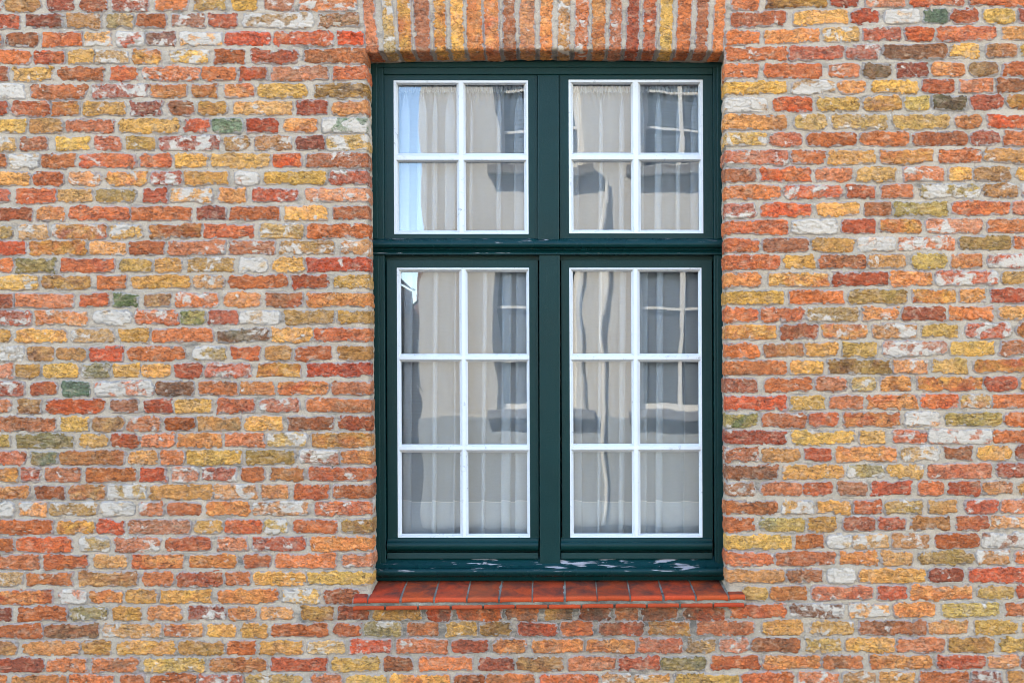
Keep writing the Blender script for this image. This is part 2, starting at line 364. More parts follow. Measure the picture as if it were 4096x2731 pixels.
def add_brick(mb, q, c1, c2, mode='F', step=3.2, prot=6.5, depth_len=0.0, rough=1.0, vertical=False):
    """q = (x0t, x1t, x0b, x1b, y0l, y1l, y0r, y1r): corners in wall pixels; extends depth_len round the corner"""
    x0t, x1t, x0b, x1b, y0l, y1l, y0r, y1r = q
    L = max(x1t - x0t, x1b - x0b); H = max(y1l - y0l, y1r - y0r); mg = 9.0
    nx = max(4, int(round((L + 2 * mg) / step))); ny = max(4, int(round((H + 2 * mg) / step)))
    u = np.linspace(-mg, L + mg, nx + 1)[None, :]; v = np.linspace(-mg, H + mg, ny + 1)[:, None]
    fu = u / L; fv = v / H
    a = (x0t + (x1t - x0t) * fu) * (1 - fv) + (x0b + (x1b - x0b) * fu) * fv
    b = (y0l + (y1l - y0l) * fv) * (1 - fu) + (y0r + (y1r - y0r) * fv) * fu
    sd = c2[3] * 500
    rr = min(H, L) * RNG.uniform(0.10, 0.42)
    bow = RNG.uniform(-1, 1, 4) * 3.4
    U = u - L / 2; Vv = v - H / 2
    # slight bowing of each side, rounded corners, broken edges
    hx = L / 2 + bow[0] * (1 - (Vv / (H / 2)) ** 2) + 2.2 * (1 + 0 * U); hy = H / 2 + np.where(Vv < 0, bow[1], bow[2]) * np.cos(U / L * 5 + bow[3]) + 1.8
    wob = rough * RNG.uniform(0.5, 1.3) * (3.4 * vn(a / 11, b / 9, sd) + 4.2 * vn(a / 32, b / 24, sd + 7) + 2.6 * vn(a / 5.5, b / 4.5, sd + 3))
    dx = np.abs(U) - (hx - rr); dy = np.abs(Vv) - (hy - rr)
    dist = rr - np.hypot(np.maximum(dx, 0), np.maximum(dy, 0)) - np.minimum(np.maximum(dx, dy), 0)
    dist = dist + wob
    # hand-made face: creases, dents and broken arrises
    cre = np.abs(vn(a / (46 if not vertical else 10) + 0.4 * vn(a / 20, b / 12, sd), b / (9 if not vertical else 40), sd + 11))
    fr = rough * RNG.choice([0.35, 0.7, 1.0, 1.3, 1.8], p=[.15, .2, .3, .25, .1])
    face = fr * (1.7 * vn(a / 26, b / 15, sd + 5) + 1.3 * vn(a / 9, b / 7, sd + 9) - 4.0 * np.clip(0.16 - cre, 0, 1) / 0.16 * (vn(a / 30, b / 30, sd + 2) > 0))
    chip = vn(a / 16, b / 12, sd + 21); dist = dist - 22 * np.clip(chip - 0.40, 0, 1) * (dist < 12)
    z = prot * (1 - np.exp(-np.clip(dist, 0, None) / 3.0)) + face * np.clip(dist / 7, 0, 1) + np.clip(dist, -7, 0) * 1.1 - 1.6
    ed = np.clip(dist / 14, 0, 1) + 0 * a
    z = np.maximum(z, -9)
    P = wrap(a, b, z, mode)
    mb.grid(P, 0, c1, c2, ed)

wall = MB(); arch = MB()
TOK = re.compile(r'(-?\d+)-(\d+)([a-zA-Z]+)(\d?)')
Z = 1500 / 2352; ZE = 1700 / 2352
LEFT = {0: """28|30-255sn 290-465Rm 495-670b 705-930R3 970-1180o 1210-1415ln 1445-1615y 1655-1850p1 1875-2240o3
132|-30-130R 160-395Rn 415-640a2 675-835st 848-1050o 1073-1290p3 1307-1500R 1528-1960s5 1993-2255sp2
247|-90-8o 45-240on 265-520oR 530-700a3 730-895R6 912-1105mn2 1130-1390a5 1405-1700r1 1715-2085br1 2112-2280r
357|-40-190o 218-400or 425-592sy 595-810s4 830-1012by 1065-1310y3 1343-1543b 1565-1875ro1 1910-2280on
464|-100-55Rn 75-340ys 360-660bn 688-865Ro 892-1258o3 1268-1478o 1500-1670rb 1695-2060pn1 2087-2290Ro
572|-50-155w8 187-550nb 575-925R5 940-1172ao 1197-1370ao 1400-1597aR 1618-1930y 1970-2290yd
680|-100-60R 78-310oR 325-495by 518-795y 812-1022mR2 1047-1225bn 1240-1427ya 1465-1835as 1853-2055R 2082-2295ap
790|-20-168yl 178-392sa 415-722o1 742-1130ys 1152-1310R 1332-1520tg 1545-1750rR 1777-1985ab 2018-2290t5
899|-90-105s3 122-302op1 348-568y 588-765oR3 790-980yl 1000-1378R4 1402-1562ya3 1593-1832a3 1853-2038m 2048-2292y4
1008|-120-40o 57-245s6 257-480o 495-852or1 878-1075oR 1093-1305y 1325-1690ys 1700-1900ro 1918-2298ob2""",
680: """53|-30-190a 208-397b 425-637a2 667-920oy1 948-1137rR3 1153-1433ay 1467-1628p7 1647-2050y 2065-2310Rm2
160|-120-65R2 100-350oR 365-578s 600-860ly1 897-1053R 1070-1330a4 1370-1545ba 1580-1870Rr2 1912-2295p3
273|-60-210Rn 225-415ao 435-808oR 822-1205ob 1232-1420mR 1440-1758b 1778-2060ya 2087-2295oR
385|-80-75l2 117-302s3 325-675yR2 692-890y3 935-1265ba 1272-1597oR 1628-1908sl3 1928-2298bo
488|-60-160rR 185-542yo 562-792a2 805-1035oR 1050-1415po1 1433-1727op2 1753-2095ya3 2137-2297a3
597|-70-82ob 95-357lt 377-722oR 752-955ly 967-1143ay1 1170-1477ys2 1502-1675w6 1706-1905y2 1922-2292r
703|-20-252y2 263-572yn 605-795on 822-1192ay 1213-1408a3 1435-1800ob 1827-2060or 2092-2300y2
817|-90-85Ro 98-462po1 497-685oR 707-878g 902-1078sn 1100-1365o2 1400-1637ao2 1662-1898Rn 1920-2305ao
925|-40-202R3 220-555ao3 590-822w8 845-1115oR2 1130-1290gl 1305-1493mR 1503-1757w9 1787-2095sy 2117-2305ys
1036|-70-68y 92-427ay 450-722s3 742-940y 958-1335o 1357-1690nt2 1703-1957ya 1972-2305Ro""",
1340: """116|-20-145w9 172-340sn 353-540as 560-778r 798-1158o 1205-1422l4 1450-1630Ro 1658-1830as 1845-2088b 2112-2320a
221|-60-78p2 95-258ya 268-490yl 515-688lt3 715-875ys 892-1070ya 1095-1268R 1290-1575R4 1612-1888yb 1925-2305r
335|-30-158or3 190-360Ro 382-567t 590-962p5 980-1215nd1 1245-1490on 1500-1725ao 1740-2055ar 2080-2310op
444|-80-68o2 105-265ns 282-660br 687-873pn1 893-1088br 1092-1332ys 1360-1595oR1 1628-1882Rp3 1922-2310on
555|-60-357on1 378-557yl 575-785ns 800-1003o3 1030-1220b 1233-1513at 1535-1773ya 1800-2097bn 2120-2315Ro
660|-100-70l 98-462lt 500-680sy 703-865or 890-1090po1 1112-1390oa 1410-1665po 1680-1920l4 1955-2320oy
767|-60-163Rp1 190-363ty 375-782ao 808-985a1 1005-1158o1 1168-1520yl 1547-1850yl 1880-2122p5 2135-2325ao
873|-80-108yb 123-258R3 283-505op1 530-860o 875-1048Rr 1080-1245p4 1265-1485R3 1513-1665o 1695-1913ao 1935-2320Rb1
983|-50-188ba 215-412b 430-658Rs 672-922l5 942-1337a 1350-1612a3 1640-1813ap 1843-2072oR 2088-2325bo""",
2031: """5|-70-92w6 120-300a2 305-610ys3 635-840w8 870-1030o3 1047-1265o 1290-1563oa 1585-1935a4 1970-2320oR2
118|-10-335b 362-588yo 605-783rR 805-1192p2 1215-1395y1 1410-1645ro 1655-1813l3 1835-2118oR 2138-2325ln
226|-60-85b 97-455or 495-690l5 712-1012bp3 1033-1325oR 1362-1555op2 1580-1922R2 1950-2328oa
333|-20-247op 270-552oR 582-800as1 827-1155ar 1192-1483ab 1523-1703oR 1727-2108o1 2145-2325op2
443|-100-148s3 162-460o 487-872sn 890-1097o 1120-1395oR1 1410-1573o1 1590-1915ya 1922-2328ly
554|-10-330aR 370-548p6 563-767ao 788-987ya 1002-1330ay 1365-1745ao 1772-2010y4 2035-2250Ro
660|-120-82Rm 112-415ob 435-678lt2 705-893ya 920-1145ao1 1180-1413R3 1427-1610ba 1632-1845a3 1883-2095yn 2115-2312Rb
767|-10-265b 278-622bt 645-1010sa3 1030-1265ab1 1293-1487ay 1512-1678ay 1700-2062bo 2085-2268b
875|-90-110sn 142-500a 513-702yn 738-1097ya 1120-1408ay 1427-1605bo 1627-1903ya 1928-2165s3
982|-30-280Rm 288-548o1 578-865on1 895-1292ly1 1318-1673oa 1700-2055R
1087|-150-40o 77-420oa 430-718o 750-908ob 932-1240bo 1245-1520R3 1540-1900ly2 1950-2140o2"""}
RIGHT = {0: """28,2,-2|515-692o 735-1115ny 1140-1310R 1350-1610p2 1640-1975oR 2010-2420oR
130,108,100|508-865oR 903-1250ay 1270-1445r 1475-1700w6 1715-1875tg 1893-2060bR 2092-2300yl 2315-2520R
240,220,206|485-692ob 728-1067oa 1087-1322ys2 1342-1577Rm1 1602-1785Rb 1803-2180Ro 2207-2500a
340,331,318|485-865o 880-1215mR 1235-1448Rm3 1470-1867nd 1895-2073y 2115-2308oa1 2330-2500y
446,445,433|482-692o 722-1083Ro 1125-1320op1 1345-1517ng1 1547-1753Rm 1770-1980ao1 2012-2190sn 2218-2500oR
552,546,538|480-867y 893-1170s4 1182-1358ab 1390-1693y 1713-1920Rb 1945-2160op1 2178-2500no
662,653,640|480-742w8 775-1027ro 1047-1320yl 1347-1580yn 1597-1768l 1777-1993dg 2012-2223mR 2243-2450yo
768,765,760|480-873an 913-1115ls1 1143-1503sl2 1527-1893ls 1912-2087oa 2112-2480ro
875,875,868|478-738yl3 755-958Rp1 982-1307ob 1325-1635on 1657-1995bo 2018-2200R2 2225-2560bo
985,988,975|485-875Rp2 890-1107ob 1117-1425ya1 1443-1787yo 1817-2083o 2105-2500a1""",
680: """30,30,22|480-675op1 695-1015ro 1035-1278po 1308-1545ys1 1600-1850o3 1875-2027ay 2043-2268sn 2303-2500y
145,137,130|485-830o 850-1215ro3 1237-1420Rb 1455-1657o1 1700-2078l5 2098-2315a2
255,248,237|480-680mR3 698-1030ro 1057-1320ya 1350-1520no 1535-1875lg 1903-2268oR 2280-2600p
362,355,347|482-873oR 900-1180y6 1207-1425R 1443-1712yR 1735-2090p3 2125-2520o
475,470,455|485-695oR 710-1005po1 1023-1285ay 1303-1545w6 1567-1918o4 1945-2275ls 2293-2600o
580,575,567|485-822oR 840-1047y 1067-1357nb 1377-1605a2 1645-1868l 1893-2093oa1 2120-2520R5
690,685,675|488-705ao 742-1132yR1 1150-1495R 1515-1772ao 1800-2193R4 2213-2600ys
803,797,787|478-847y 875-1225ob 1253-1620ls 1653-1927yR 1945-2110a 2145-2500rR
912,903,895|488-680oR 697-967oR 985-1322s3 1337-1575oa1 1582-1862oR 1875-2168o 2190-2500as
1018,1012,1005|488-798by1 818-1062nR 1080-1367yR2 1402-1678a3 1705-1943yl 1977-2275R4 2308-2600ab""",
1340: """98,90,80|490-692ob 715-967ao1 985-1180ay 1212-1435l 1467-1870p5 1890-2167yl 2200-2520no2
210,200,190|490-865on 885-1095ya 1120-1517ln 1532-1750ap2 1775-2003sl 2035-2520yR
318,308,302|490-675Rp1 718-1023ob 1042-1237pn 1263-1428yt2 1450-1648na 1680-2090yR 2107-2312R 2330-2520a
427,422,412|490-865Rr 883-1107yl1 1132-1345po1 1367-1687Ra 1707-1943or 1957-2147lp2 2157-2520bo
535,530,525|490-685gl 705-990o1 1002-1180bR 1218-1577aR 1600-1830a6 1850-2222lg 2238-2520bo
640,640,635|490-873Rr1 893-1287yl 1315-1485sy 1528-1740oR2 1753-2147p5 2153-2520ob
752,748,738|490-687o3 708-943a1 970-1147R 1167-1557ao 1583-1825s5 1847-2032on 2057-2275ya 2303-2520R
860,855,850|490-813on1 837-1225ay 1242-1475lt3 1492-1730ys 1747-2155Rp 2180-2520R2
965,960,958|490-667n3 695-962po 970-1150bR 1175-1375p1 1392-1648rR 1685-1852oR 1873-2080ro 2090-2288ap2 2312-2520a""",
2031: """-3,-5,-10|490-808on 835-1032y4 1055-1265ay 1287-1460Rb 1478-1720sl2 1745-1935as 1978-2195R 2205-2520op2
105,100,90|490-665ob 690-980lt 1003-1180yn 1213-1425Ro2 1438-1610R1 1637-1890an 1930-2130Ro 2140-2480a3
213,210,203|490-900yl 918-1092o 1112-1277w8 1280-1497s3 1520-1765a3 1800-2068b 2090-2520n5
318,315,308|490-780oR 795-1170o1 1197-1435ab 1457-1648sa1 1682-2043ls 2053-2265a3 2290-2520o
425,424,418|490-857a1 867-1087bn 1115-1297w7 1318-1735ay 1752-1975Rm 2003-2520Rr
535,532,525|585-745ls 762-990oa 1015-1407pR1 1430-1617R 1642-2025oa 2057-2287ls 2300-2520R
645,643,632|505-863oR 888-1220n4 1250-1507a4 1527-1800ao 1838-2197l2 2232-2520o
750,750,745|295-665bp 700-973ay 1015-1283ys2 1317-1740on1 1750-2003so 2037-2320yl
860,858,855|440-627p3 643-945on 983-1200sl1 1232-1540ya1 1550-1855op 1872-2168ya 2192-2520ly
968,965,962|383-697oR 718-1075oa 1090-1353on 1377-1783ab 1803-2110rR 2130-2320ap2
1072,1068,1065|580-912oR 940-1185o3 1213-1425a3 1445-1670a1 1693-2010bo 2017-2215R4 2250-2520a"""}
MID = """764|195-462yn 490-635rb 657-910Rb 935-1112on 1143-1300yn 1333-1512Rn 1532-1668on 1685-1880nb 1910-2145Rn
848|150-350lt2 383-565on 597-773y2 790-962yn 998-1220R 1240-1410oR 1435-1700Rn 1718-1955yb1
943|62-302r2 327-612o2 625-837Rm 857-1048ao 1075-1360ao 1375-1652ao 1665-1912pR1 1935-2088sd2
1041|-33-232ly 252-425o 445-748o 782-975R1 985-1255ns 1275-1540op 1555-1783mR 1788-2040lt1
1137|45-272ly 293-620oy 643-810ob 823-1088on 1110-1445or 1460-1625a3 1640-1840as 1860-2220ly"""
rows_l, rows_r = [], []        # photo-pixel row centres at the left and right edge, with end positions
def place(x0, x1, y0, y1, c, dg, mode='F', step=3.2):
    h = 29.0 + RNG.uniform(-1.8, 1.8); c1, c2 = colours(c, dg)
    t = RNG.uniform(-2, 2); s0, s1 = RNG.uniform(-2, 2, 2)
    xe0 = x0 - t - s0; xe1 = x1 + t + s1
    if mode == 'L': x1 = float(cornL(y1)) + 60 + RNG.uniform(-4, 45); xe1 = x1
    if mode == 'R': x0 = float(cornR(y0)) - 60 - RNG.uniform(-4, 45); xe0 = x0
    add_brick(wall, (x0 + t, x1 - t, xe0, xe1, y0 - h, y0 + h, y1 - h, y1 + h), c1, c2, mode, step)
for oy, txt in LEFT.items():
    for li in txt.split('\n'):
        yc, rest = li.split('|'); yc = float(yc); toks = TOK.findall(rest)
        for i, (x0, x1, c, dg) in enumerate(toks):
            x0, x1 = int(x0), int(x1)
            f = lambda x: oy + (yc + 3 - 7 * x / 2352) * Z
            yy = f((x0 + x1) / 2); mode = 'F'
            if i == len(toks) - 1 and 225 < yy < 2330: mode = 'L'
            place(x0 * Z, x1 * Z, f(x0), f(x1), c, int(dg) if dg else -1, mode)
        rows_l.append((f(0), int(toks[0][0]) * Z))
for oy, txt in RIGHT.items():
    for li in txt.split('\n'):
        ys, rest = li.split('|'); ys = [float(v) for v in ys.split(',')]; toks = TOK.findall(rest)
        f = lambda x: oy + float(np.interp(x, [500, 1100, 2352, 2600], ys + [ys[2]])) * Z
        for i, (x0, x1, c, dg) in enumerate(toks):
            x0, x1 = int(x0), int(x1); yy = f((x0 + x1) / 2); mode = 'F'
            if i == 0 and 225 < yy < 2330 and x0 < 520: mode = 'R'
            place(2596 + x0 * Z, 2596 + x1 * Z, f(x0), f(x1), c, int(dg) if dg else -1, mode)
        rows_r.append((f(2352), 2596 + int(toks[-1][1]) * Z))
for li in MID.split('\n'):
    yc, rest = li.split('|'); yc = float(yc)
    f = lambda x: 1900 + (yc + 2 - 4 * x / 2352) * ZE
    for x0, x1, c, dg in TOK.findall(rest):
        x0, x1 = int(x0), int(x1); place(1350 + x0 * ZE, 1350 + x1 * ZE, f(x0), f(x1), c, int(dg) if dg else -1)
# rest of the wall beyond the photograph
CODES = ['o', 'oR', 'oa', 'ob', 'b', 'bn', 'a', 'ay', 'ya', 'y', 'yl', 'R', 'Ro', 'Rm', 'p', 's', 'sn', 'l', 'w', 'r', 'n', 't']
WT = np.array([8, 7, 6, 4, 5, 3, 6, 5, 5, 5, 4, 6, 5, 2, 4, 3, 2, 2, 2, 4, 2, .6]); WT = WT / WT.sum()
XL, XR, YT, YB = -950, 5050, -950, 3440
def rnd_row(y, xa, xb, step=9.0):
    x = xa
    while x < xb - 40:
        L = RNG.choice([122, 185, 225, 145]) + RNG.uniform(-14, 14); L = min(L, xb - x)
        if xb - (x + L) < 70: L = xb - x
        c = RNG.choice(CODES, p=WT); place(x + 6, x + L - 6, y, y, str(c), -1 if RNG.random() < .6 else int(RNG.integers(1, 6)), 'F', step); x += L
for y, x in rows_l: rnd_row(y, XL, x - 6)
for y, x in rows_r: rnd_row(y, x + 6, XR)
y = rows_l[0][0] - 70
while y > YT + 30:
    if y > -150: rnd_row(y, XL, 1410 + (y - 17) * 0.09); rnd_row(y - 15, 2925 - (y - 17) * 0.12, XR)
    else: rnd_row(y, XL, XR)
    y -= 70
y = rows_l[-1][0] + 70
while y < YB - 20: rnd_row(y, XL, XR); y += 70

# mortar: four fields round the opening, two of them turning into the reveals, plus the soffit
def mort_grid(mb, A, B, mode='F', ex=0.0):
    h = mort_h(A, B) + 0 * A; P = wrap(A, B, h + ex, mode); mb.grid(P, 1)
def field(a0, a1, b0, b1, mode='F', step=10.0):
    na = max(2, int((np.max(a1) - np.min(a0)) / step)); nb = max(2, int((b1 - b0) / step))
    B = np.linspace(b0, b1, nb + 1)[:, None]; u = np.linspace(0, 1, na + 1)[None, :]
    aa0 = a0(B) if callable(a0) else a0; aa1 = a1(B) if callable(a1) else a1
    mort_grid(wall, aa0 + (aa1 - aa0) * u + 0 * B, B + 0 * u, mode)
REV = 150.0
def fl(fn, off): return lambda B: fn(B) + off
def field2(a0, a1, b0, b1, mode='F', step=10.0, na=10):
    nb = max(2, int((b1 - b0) / step)); B = np.linspace(b0, b1, nb + 1)[:, None]; u = np.linspace(0, 1, na + 1)[None, :]
    aa0 = a0(B) if callable(a0) else a0; aa1 = a1(B) if callable(a1) else a1
    mort_grid(wall, aa0 + (aa1 - aa0) * u + 0 * B, B + 0 * u, mode)
XI0, XI1 = 1430.0, 2935.0
field2(-20.0, XI0, -20, 2760, 'F', 7, 205)
field2(XI1, 4116.0, -20, 2760, 'F', 7, 168)
field2(XI0, fl(cornL, REV), 197, 2385, 'L', 6, 46)
field2(fl(cornR, -REV), XI1, 197, 2385, 'R', 6, 46)
field2(XI0, XI1, 2385, 2760, 'F', 7, 215)
field2(XL, XR, YT, -20, 'F', 30, 200); field2(XL, XR, 2760, YB, 'F', 30, 200)
field2(XL, -20.0, -20, 2760, 'F', 30, 32); field2(4116.0, XR, -20, 2760, 'F', 30, 32)
Bt = np.concatenate([np.linspace(-20, 190, 31), np.linspace(194, 214, 8), np.linspace(220, 210 + REV, 20)])[:, None]
At = np.linspace(XI0, XI1, 216)[None, :]
mort_grid(wall, At + 0 * Bt, Bt + 0 * At, 'T')

# ------------------------------------------------------------------ the house and its parts
house = empty('brick_house', (0, 0, 0), 'weathered brick house front with mottled red, orange and yellow bricks around a green window', 'house')
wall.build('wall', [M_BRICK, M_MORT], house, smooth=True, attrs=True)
# flat arch of standing bricks
ARCH = """75-160 105-195 pb|195-270 215-300 yt3|290-385 315-395 yb|400-495 415-505 op1|520-600 530-612 by|625-712 633-722 ya|730-825 738-838 ao|835-935 850-940 aR|960-1035 962-1045 nb1|1065-1158 1062-1165 ap1|1190-1275 1185-1270 oa|1300-1385 1297-1380 a3|1415-1500 1405-1490 ob2|1520-1605 1510-1600 ab|1630-1710 1615-1705 pb2|1735-1820 1725-1808 R|1843-1925 1833-1910 Ro|1942-2028 1937-2022 yl|2052-2148 2042-2125 ob|2170-2258 2153-2235 pb|2283-2362 2262-2335 o""".split('|')
for tkn in ARCH:
    t_, b_, c = tkn.split(); t0, t1 = map(float, t_.split('-')); b0, b1 = map(float, b_.split('-'))
    mm = re.match(r'([a-zA-Z]+)(\d?)', c); c1, c2 = colours(mm[1], int(mm[2]) if mm[2] else -1)
    # extend the two measured edges (y=0 and y=325 in the zoom) up and round the soffit
    x = lambda q, f: 1400 + (q[0] + (q[1] - q[0]) * f) * Z
    yt, yb = -125.0 + RNG.uniform(-4, 4), 204 + RNG.uniform(88, 100)
    ft, fb = yt / 207, yb / 207
    fbx = 1 + (fb - 1) * 0.25
    ni = 2.5
    add_brick(arch, (x((t0, b0), ft) + ni, x((t1, b1), ft) - ni, x((t0, b0), fbx), x((t1, b1), fbx), yt, yb, yt, yb), c1, c2, 'T', 3.2, 6.0, rough=0.55, vertical=True)
arch.build('flat_arch', [M_BRICK, M_MORT], house, smooth=True, attrs=True)

# tiled sill
sill = MB()
PR = 44.0      # how far its nose stands out, in pixels
def sill_tile(x0f, x1f, x0b, x1b, yf_off, db, col, lower=False):
    """x at the nose and at the back (as seen), depth of the back edge db"""
    # slope: top height at depth d
    def top(d): return 2351 + (146 - d) / (146 + PR) * 24
    nu = 12; prof = []
    th = 18
    if not lower:
        ds = np.linspace(db, -PR + 5, 12)
        prof = [(top(d), d) for d in ds] + [(top(-PR) + 1.0, -PR + 1.5), (top(-PR) + 3.5, -PR - 0.5), (top(-PR) + th * 0.5, -PR - 1.2), (top(-PR) + th - 2, -PR - 0.4), (top(-PR) + th, -PR + 2), (top(-PR) + th, 10.0)]
    else:
        y0 = top(-PR) + th + 12
        prof = [(y0, 10.0), (y0, -PR + 6), (y0 + 1.5, -PR + 4.0), (y0 + 8, -PR + 3.2), (y0 + 15, -PR + 4), (y0 + 17, -PR + 7), (y0 + 17, 10.0)]
    prof = np.array(prof); n = len(prof)
    u = np.linspace(0, 1, nu + 1)[None, :]
    d = prof[:, 1:2]; kf = (DC - PR) / DC; kb = (DC + max(db, 1)) / DC
    af0 = VX + (x0f - VX) * kf; af1 = VX + (x1f - VX) * kf; ab0 = VX + (x0b - VX) * kb; ab1 = VX + (x1b - VX) * kb
    f = np.clip((d + PR) / (db + PR), 0, 1) if not lower else 0 * d
    A0 = af0 + (ab0 - af0) * f; A1 = af1 + (ab1 - af1) * f
    A = A0 + (A1 - A0) * u
    B = prof[:, :1] + yf_off - 0.0085 * (A - VX) * np.clip((0 - d) / PR * 0.5 + 0.6, 0, 1) + 0 * A
    edge = np.minimum(u, 1 - u) * (x1f - x0f)
    B = B + 2.2 * np.exp(-edge / 2.2) + 1.3 * vn(A / 14, d / 9, x0f) + 1.0 * vn(A / 5, d / 5, x0f + 9) + RNG.uniform(-1, 1)
    Dd = d + 0 * A + 0.8 * vn(A / 10, prof[:, :1] / 6, x0f + 3) + RNG.uniform(-1.2, 1.2)
    P = world(A, B, Dd)
    topness = np.clip((d + PR - 2) / 12, 0, 1) + 0 * A if not lower else 0 * A + 0.25
    c = np.array([*col, 0]); sill.grid(P, 0, c, c, topness)
    for q in (0, -1):      # side faces
        side = P[:, q]; drop = side.copy(); drop[:, 2] = side[:, 2].min() - 0.001
        sill.grid(np.stack([side, drop], 1), 0, c, c, np.full((n, 2), 0.4))
tf = [(88,163),(170,341),(355,527),(540,710),(720,888),(900,1074),(1082,1251),(1265,1434),(1440,1616),(1625,1797),(1812,1978),(1990,2160),(2170,2256)]
jb = [225, 390, 565, 738, 912, 1080, 1258, 1428, 1603, 1775, 1945, 2112]
E = lambda v: 1350 + v * ZE
def tcol(): 
    k = RNG.uniform(0.85, 1.15); return (0.36 * k, 0.044 * k * RNG.uniform(0.85, 1.2), 0.011 * k)
for i, (x0, x1) in enumerate(tf):
    if i == 0: sill_tile(E(x0), E(x1), E(x0 + 8), E(x1 + 6), 0, 4, tcol()); continue
    if i == 12: sill_tile(E(x0), E(x1), E(x0 - 10), E(x1 - 14), 0, 4, tcol()); continue
    sill_tile(E(x0), E(x1), E(jb[i-1] + 4), E(jb[i] - 4), 0, 150, tcol())
for x0, x1 in [(84,256),(268,438),(450,619),(632,800),(810,979),(988,1161),(1170,1345),(1355,1526),(1540,1706),(1718,1890),(1903,2076),(2085,2252)]:
    sill_tile(E(x0), E(x1), E(x0), E(x1), 0, 0, tcol(), True)
sill.build('window_sill', [M_TILE], house, smooth=True, attrs=True)
sm = MB()
nA = 240; A = np.linspace(E(94), E(2248), nA)[None, :]
pr = np.array([(2374, 4.0), (2380.0, -PR + 7), (2396.0, -PR + 5), (2403.0, -PR + 3.5), (2412.0, -PR + 10), (2424.0, -PR + 14), (2428.0, 4.0)])
B = pr[:, :1] - 0.0085 * (A - VX) * np.clip(-pr[:, 1:2] / PR * 0.5 + 0.6, 0, 1)
sm.grid(world(A + 0 * B, B + 0.7 * vn(A / 8, pr[:, :1] / 5, 3), pr[:, 1:2] + 1.6 * vn(A / 7, pr[:, :1] / 3, 8) + 0 * A), 0)
k = (DC + 150) / DC
Ab = np.linspace(0, 1, 200)[None, :]; dd = np.linspace(150, 0, 14)[:, None]
a0 = cornL(2340) - 6; a1 = cornR(2340) + 6
sm.grid(world(a0 + (a1 - a0) * Ab + 0 * dd, 2351 + (146 - dd) / (146 + PR) * 24 + 3.2 - 0.0085 * (a0 + (a1 - a0) * Ab - VX) * np.clip(-dd / PR * 0.5 + 0.6, 0, 1) + 0.8 * vn(Ab * 200, dd / 5, 1), dd + 0 * Ab), 0)
sm.build('sill_mortar', [M_SMORT], house, smooth=True)

# ------------------------------------------------------------------ window
wc = world(2190, 2300, 118)
win = MB()
def ab(px, py, d): return app(px, py, d)
def abox(mb, x0, x1, y0, y1, d0, d1, shear=0.0, y00=0.0, mat=0):     # edges as seen, front face at depth d0; may lean
    V = []
    for d in (d0, d1):
        for (x, y) in ((x0, y0), (x1, y0), (x1, y1), (x0, y1)):
            a, b = ab(x + shear * (y - y00), y, d0); V.append(world(a, b, d))
    mb.quads(V, [(0,3,2,1),(4,5,6,7),(0,1,5,4),(3,7,6,2),(0,4,7,3),(1,2,6,5)], mat)
FD = 118
abox(win, 1440, 1534, 236, 2300, FD, 190, 0.005, 258)           # left jamb
abox(win, 2853, 2930, 236, 2300, FD, 190, 0.003, 258)           # right jamb
abox(win, 1535, 2852, 232, 299, FD + 0.8, 190)                   # head
window = win.build('window', [M_GREEN], house, bevel=0.0025)
window.location = window.location
def part(mb, name, mats, **kw):
    return mb.build(name, mats, window, **kw)
bd = MB()   # raised bead round the frame
abox(bd, 1440, 1507, 236, 955, FD - 5, FD + 2, 0.005, 258); abox(bd, 2868, 2930, 236, 955, FD - 5, FD + 2, 0.003, 258)
abox(bd, 1446, 2925, 232, 270, FD - 4.2, FD + 2.5)
abox(bd, 1446, 1516, 1022, 2262, FD - 5, FD + 2, 0.005, 1022); abox(bd, 2868, 2930, 1022, 2262, FD - 5, FD + 2, 0.003, 1022)
part(bd, 'frame_bead', [M_GREEN], bevel=0.002)
for (x0, x1, y0, y1) in ((2151, 2235, 299.5, 962), (2157, 2239, 1018, 2268)):
    mu = MB(); abox(mu, x0, x1, y0, y1, FD - 4, 190, 0.002, y0); part(mu, 'mullion', [M_GREEN], bevel=0.0025)
def along(mb, pts, x0, x1, tilt=0.0, n=24, mat=0):               # pts (py, depth) as seen, x as seen at depth of the middle
    pts = np.array(pts, float); k = (DC + pts[:, 1]) / DC
    b = VY + (pts[:, 0] - VY) * k; km = (DC + pts[:, 1].min()) / DC
    a0 = VX + (x0 - VX) * km; a1 = VX + (x1 - VX) * km
    def wp(P): P = P.copy(); P[..., 2] += tilt * (P[..., 0] - (a0 - VX) * S); return P
    mb.prof(np.stack([b, pts[:, 1]], 1), a0, a1, mat, n, wp)
def arc(y0, d0, y1, d1, bulge, n=6, sgn=1):
    """rounded nose from (y0,d0) to (y1,d1) bulging towards the street"""
    out = []
    for i in range(n + 1):
        t = i / n; y = y0 + (y1 - y0) * t; d = d0 + (d1 - d0) * t - bulge * math.sin(math.pi * t) ** 0.6 * sgn
        out.append((y, d))
    return out
tr = MB()
along(tr, [(953, 130), (957, 112)] + arc(958, 104, 992, 103, 17, 9) + [(993, 110), (996, 111), (997, 102)] + arc(999, 100, 1013, 112, -5, 5) + [(1014, 106), (1018, 106), (1020, 112), (1022, 140)], 1478, 2892)
o = part(tr, 'transom', [M_GPEEL], smooth=False, bevel=0.0)
fs = MB()
along(fs, [(2225, 140), (2240, 128), (2262, 106), (2270, 96)] + arc(2271, 92, 2306, 92, 18, 9) + [(2308, 100), (2322, 110), (2322, 150)], 1478, 2910, tilt=0.002)
part(fs, 'frame_sill', [M_GSILL])
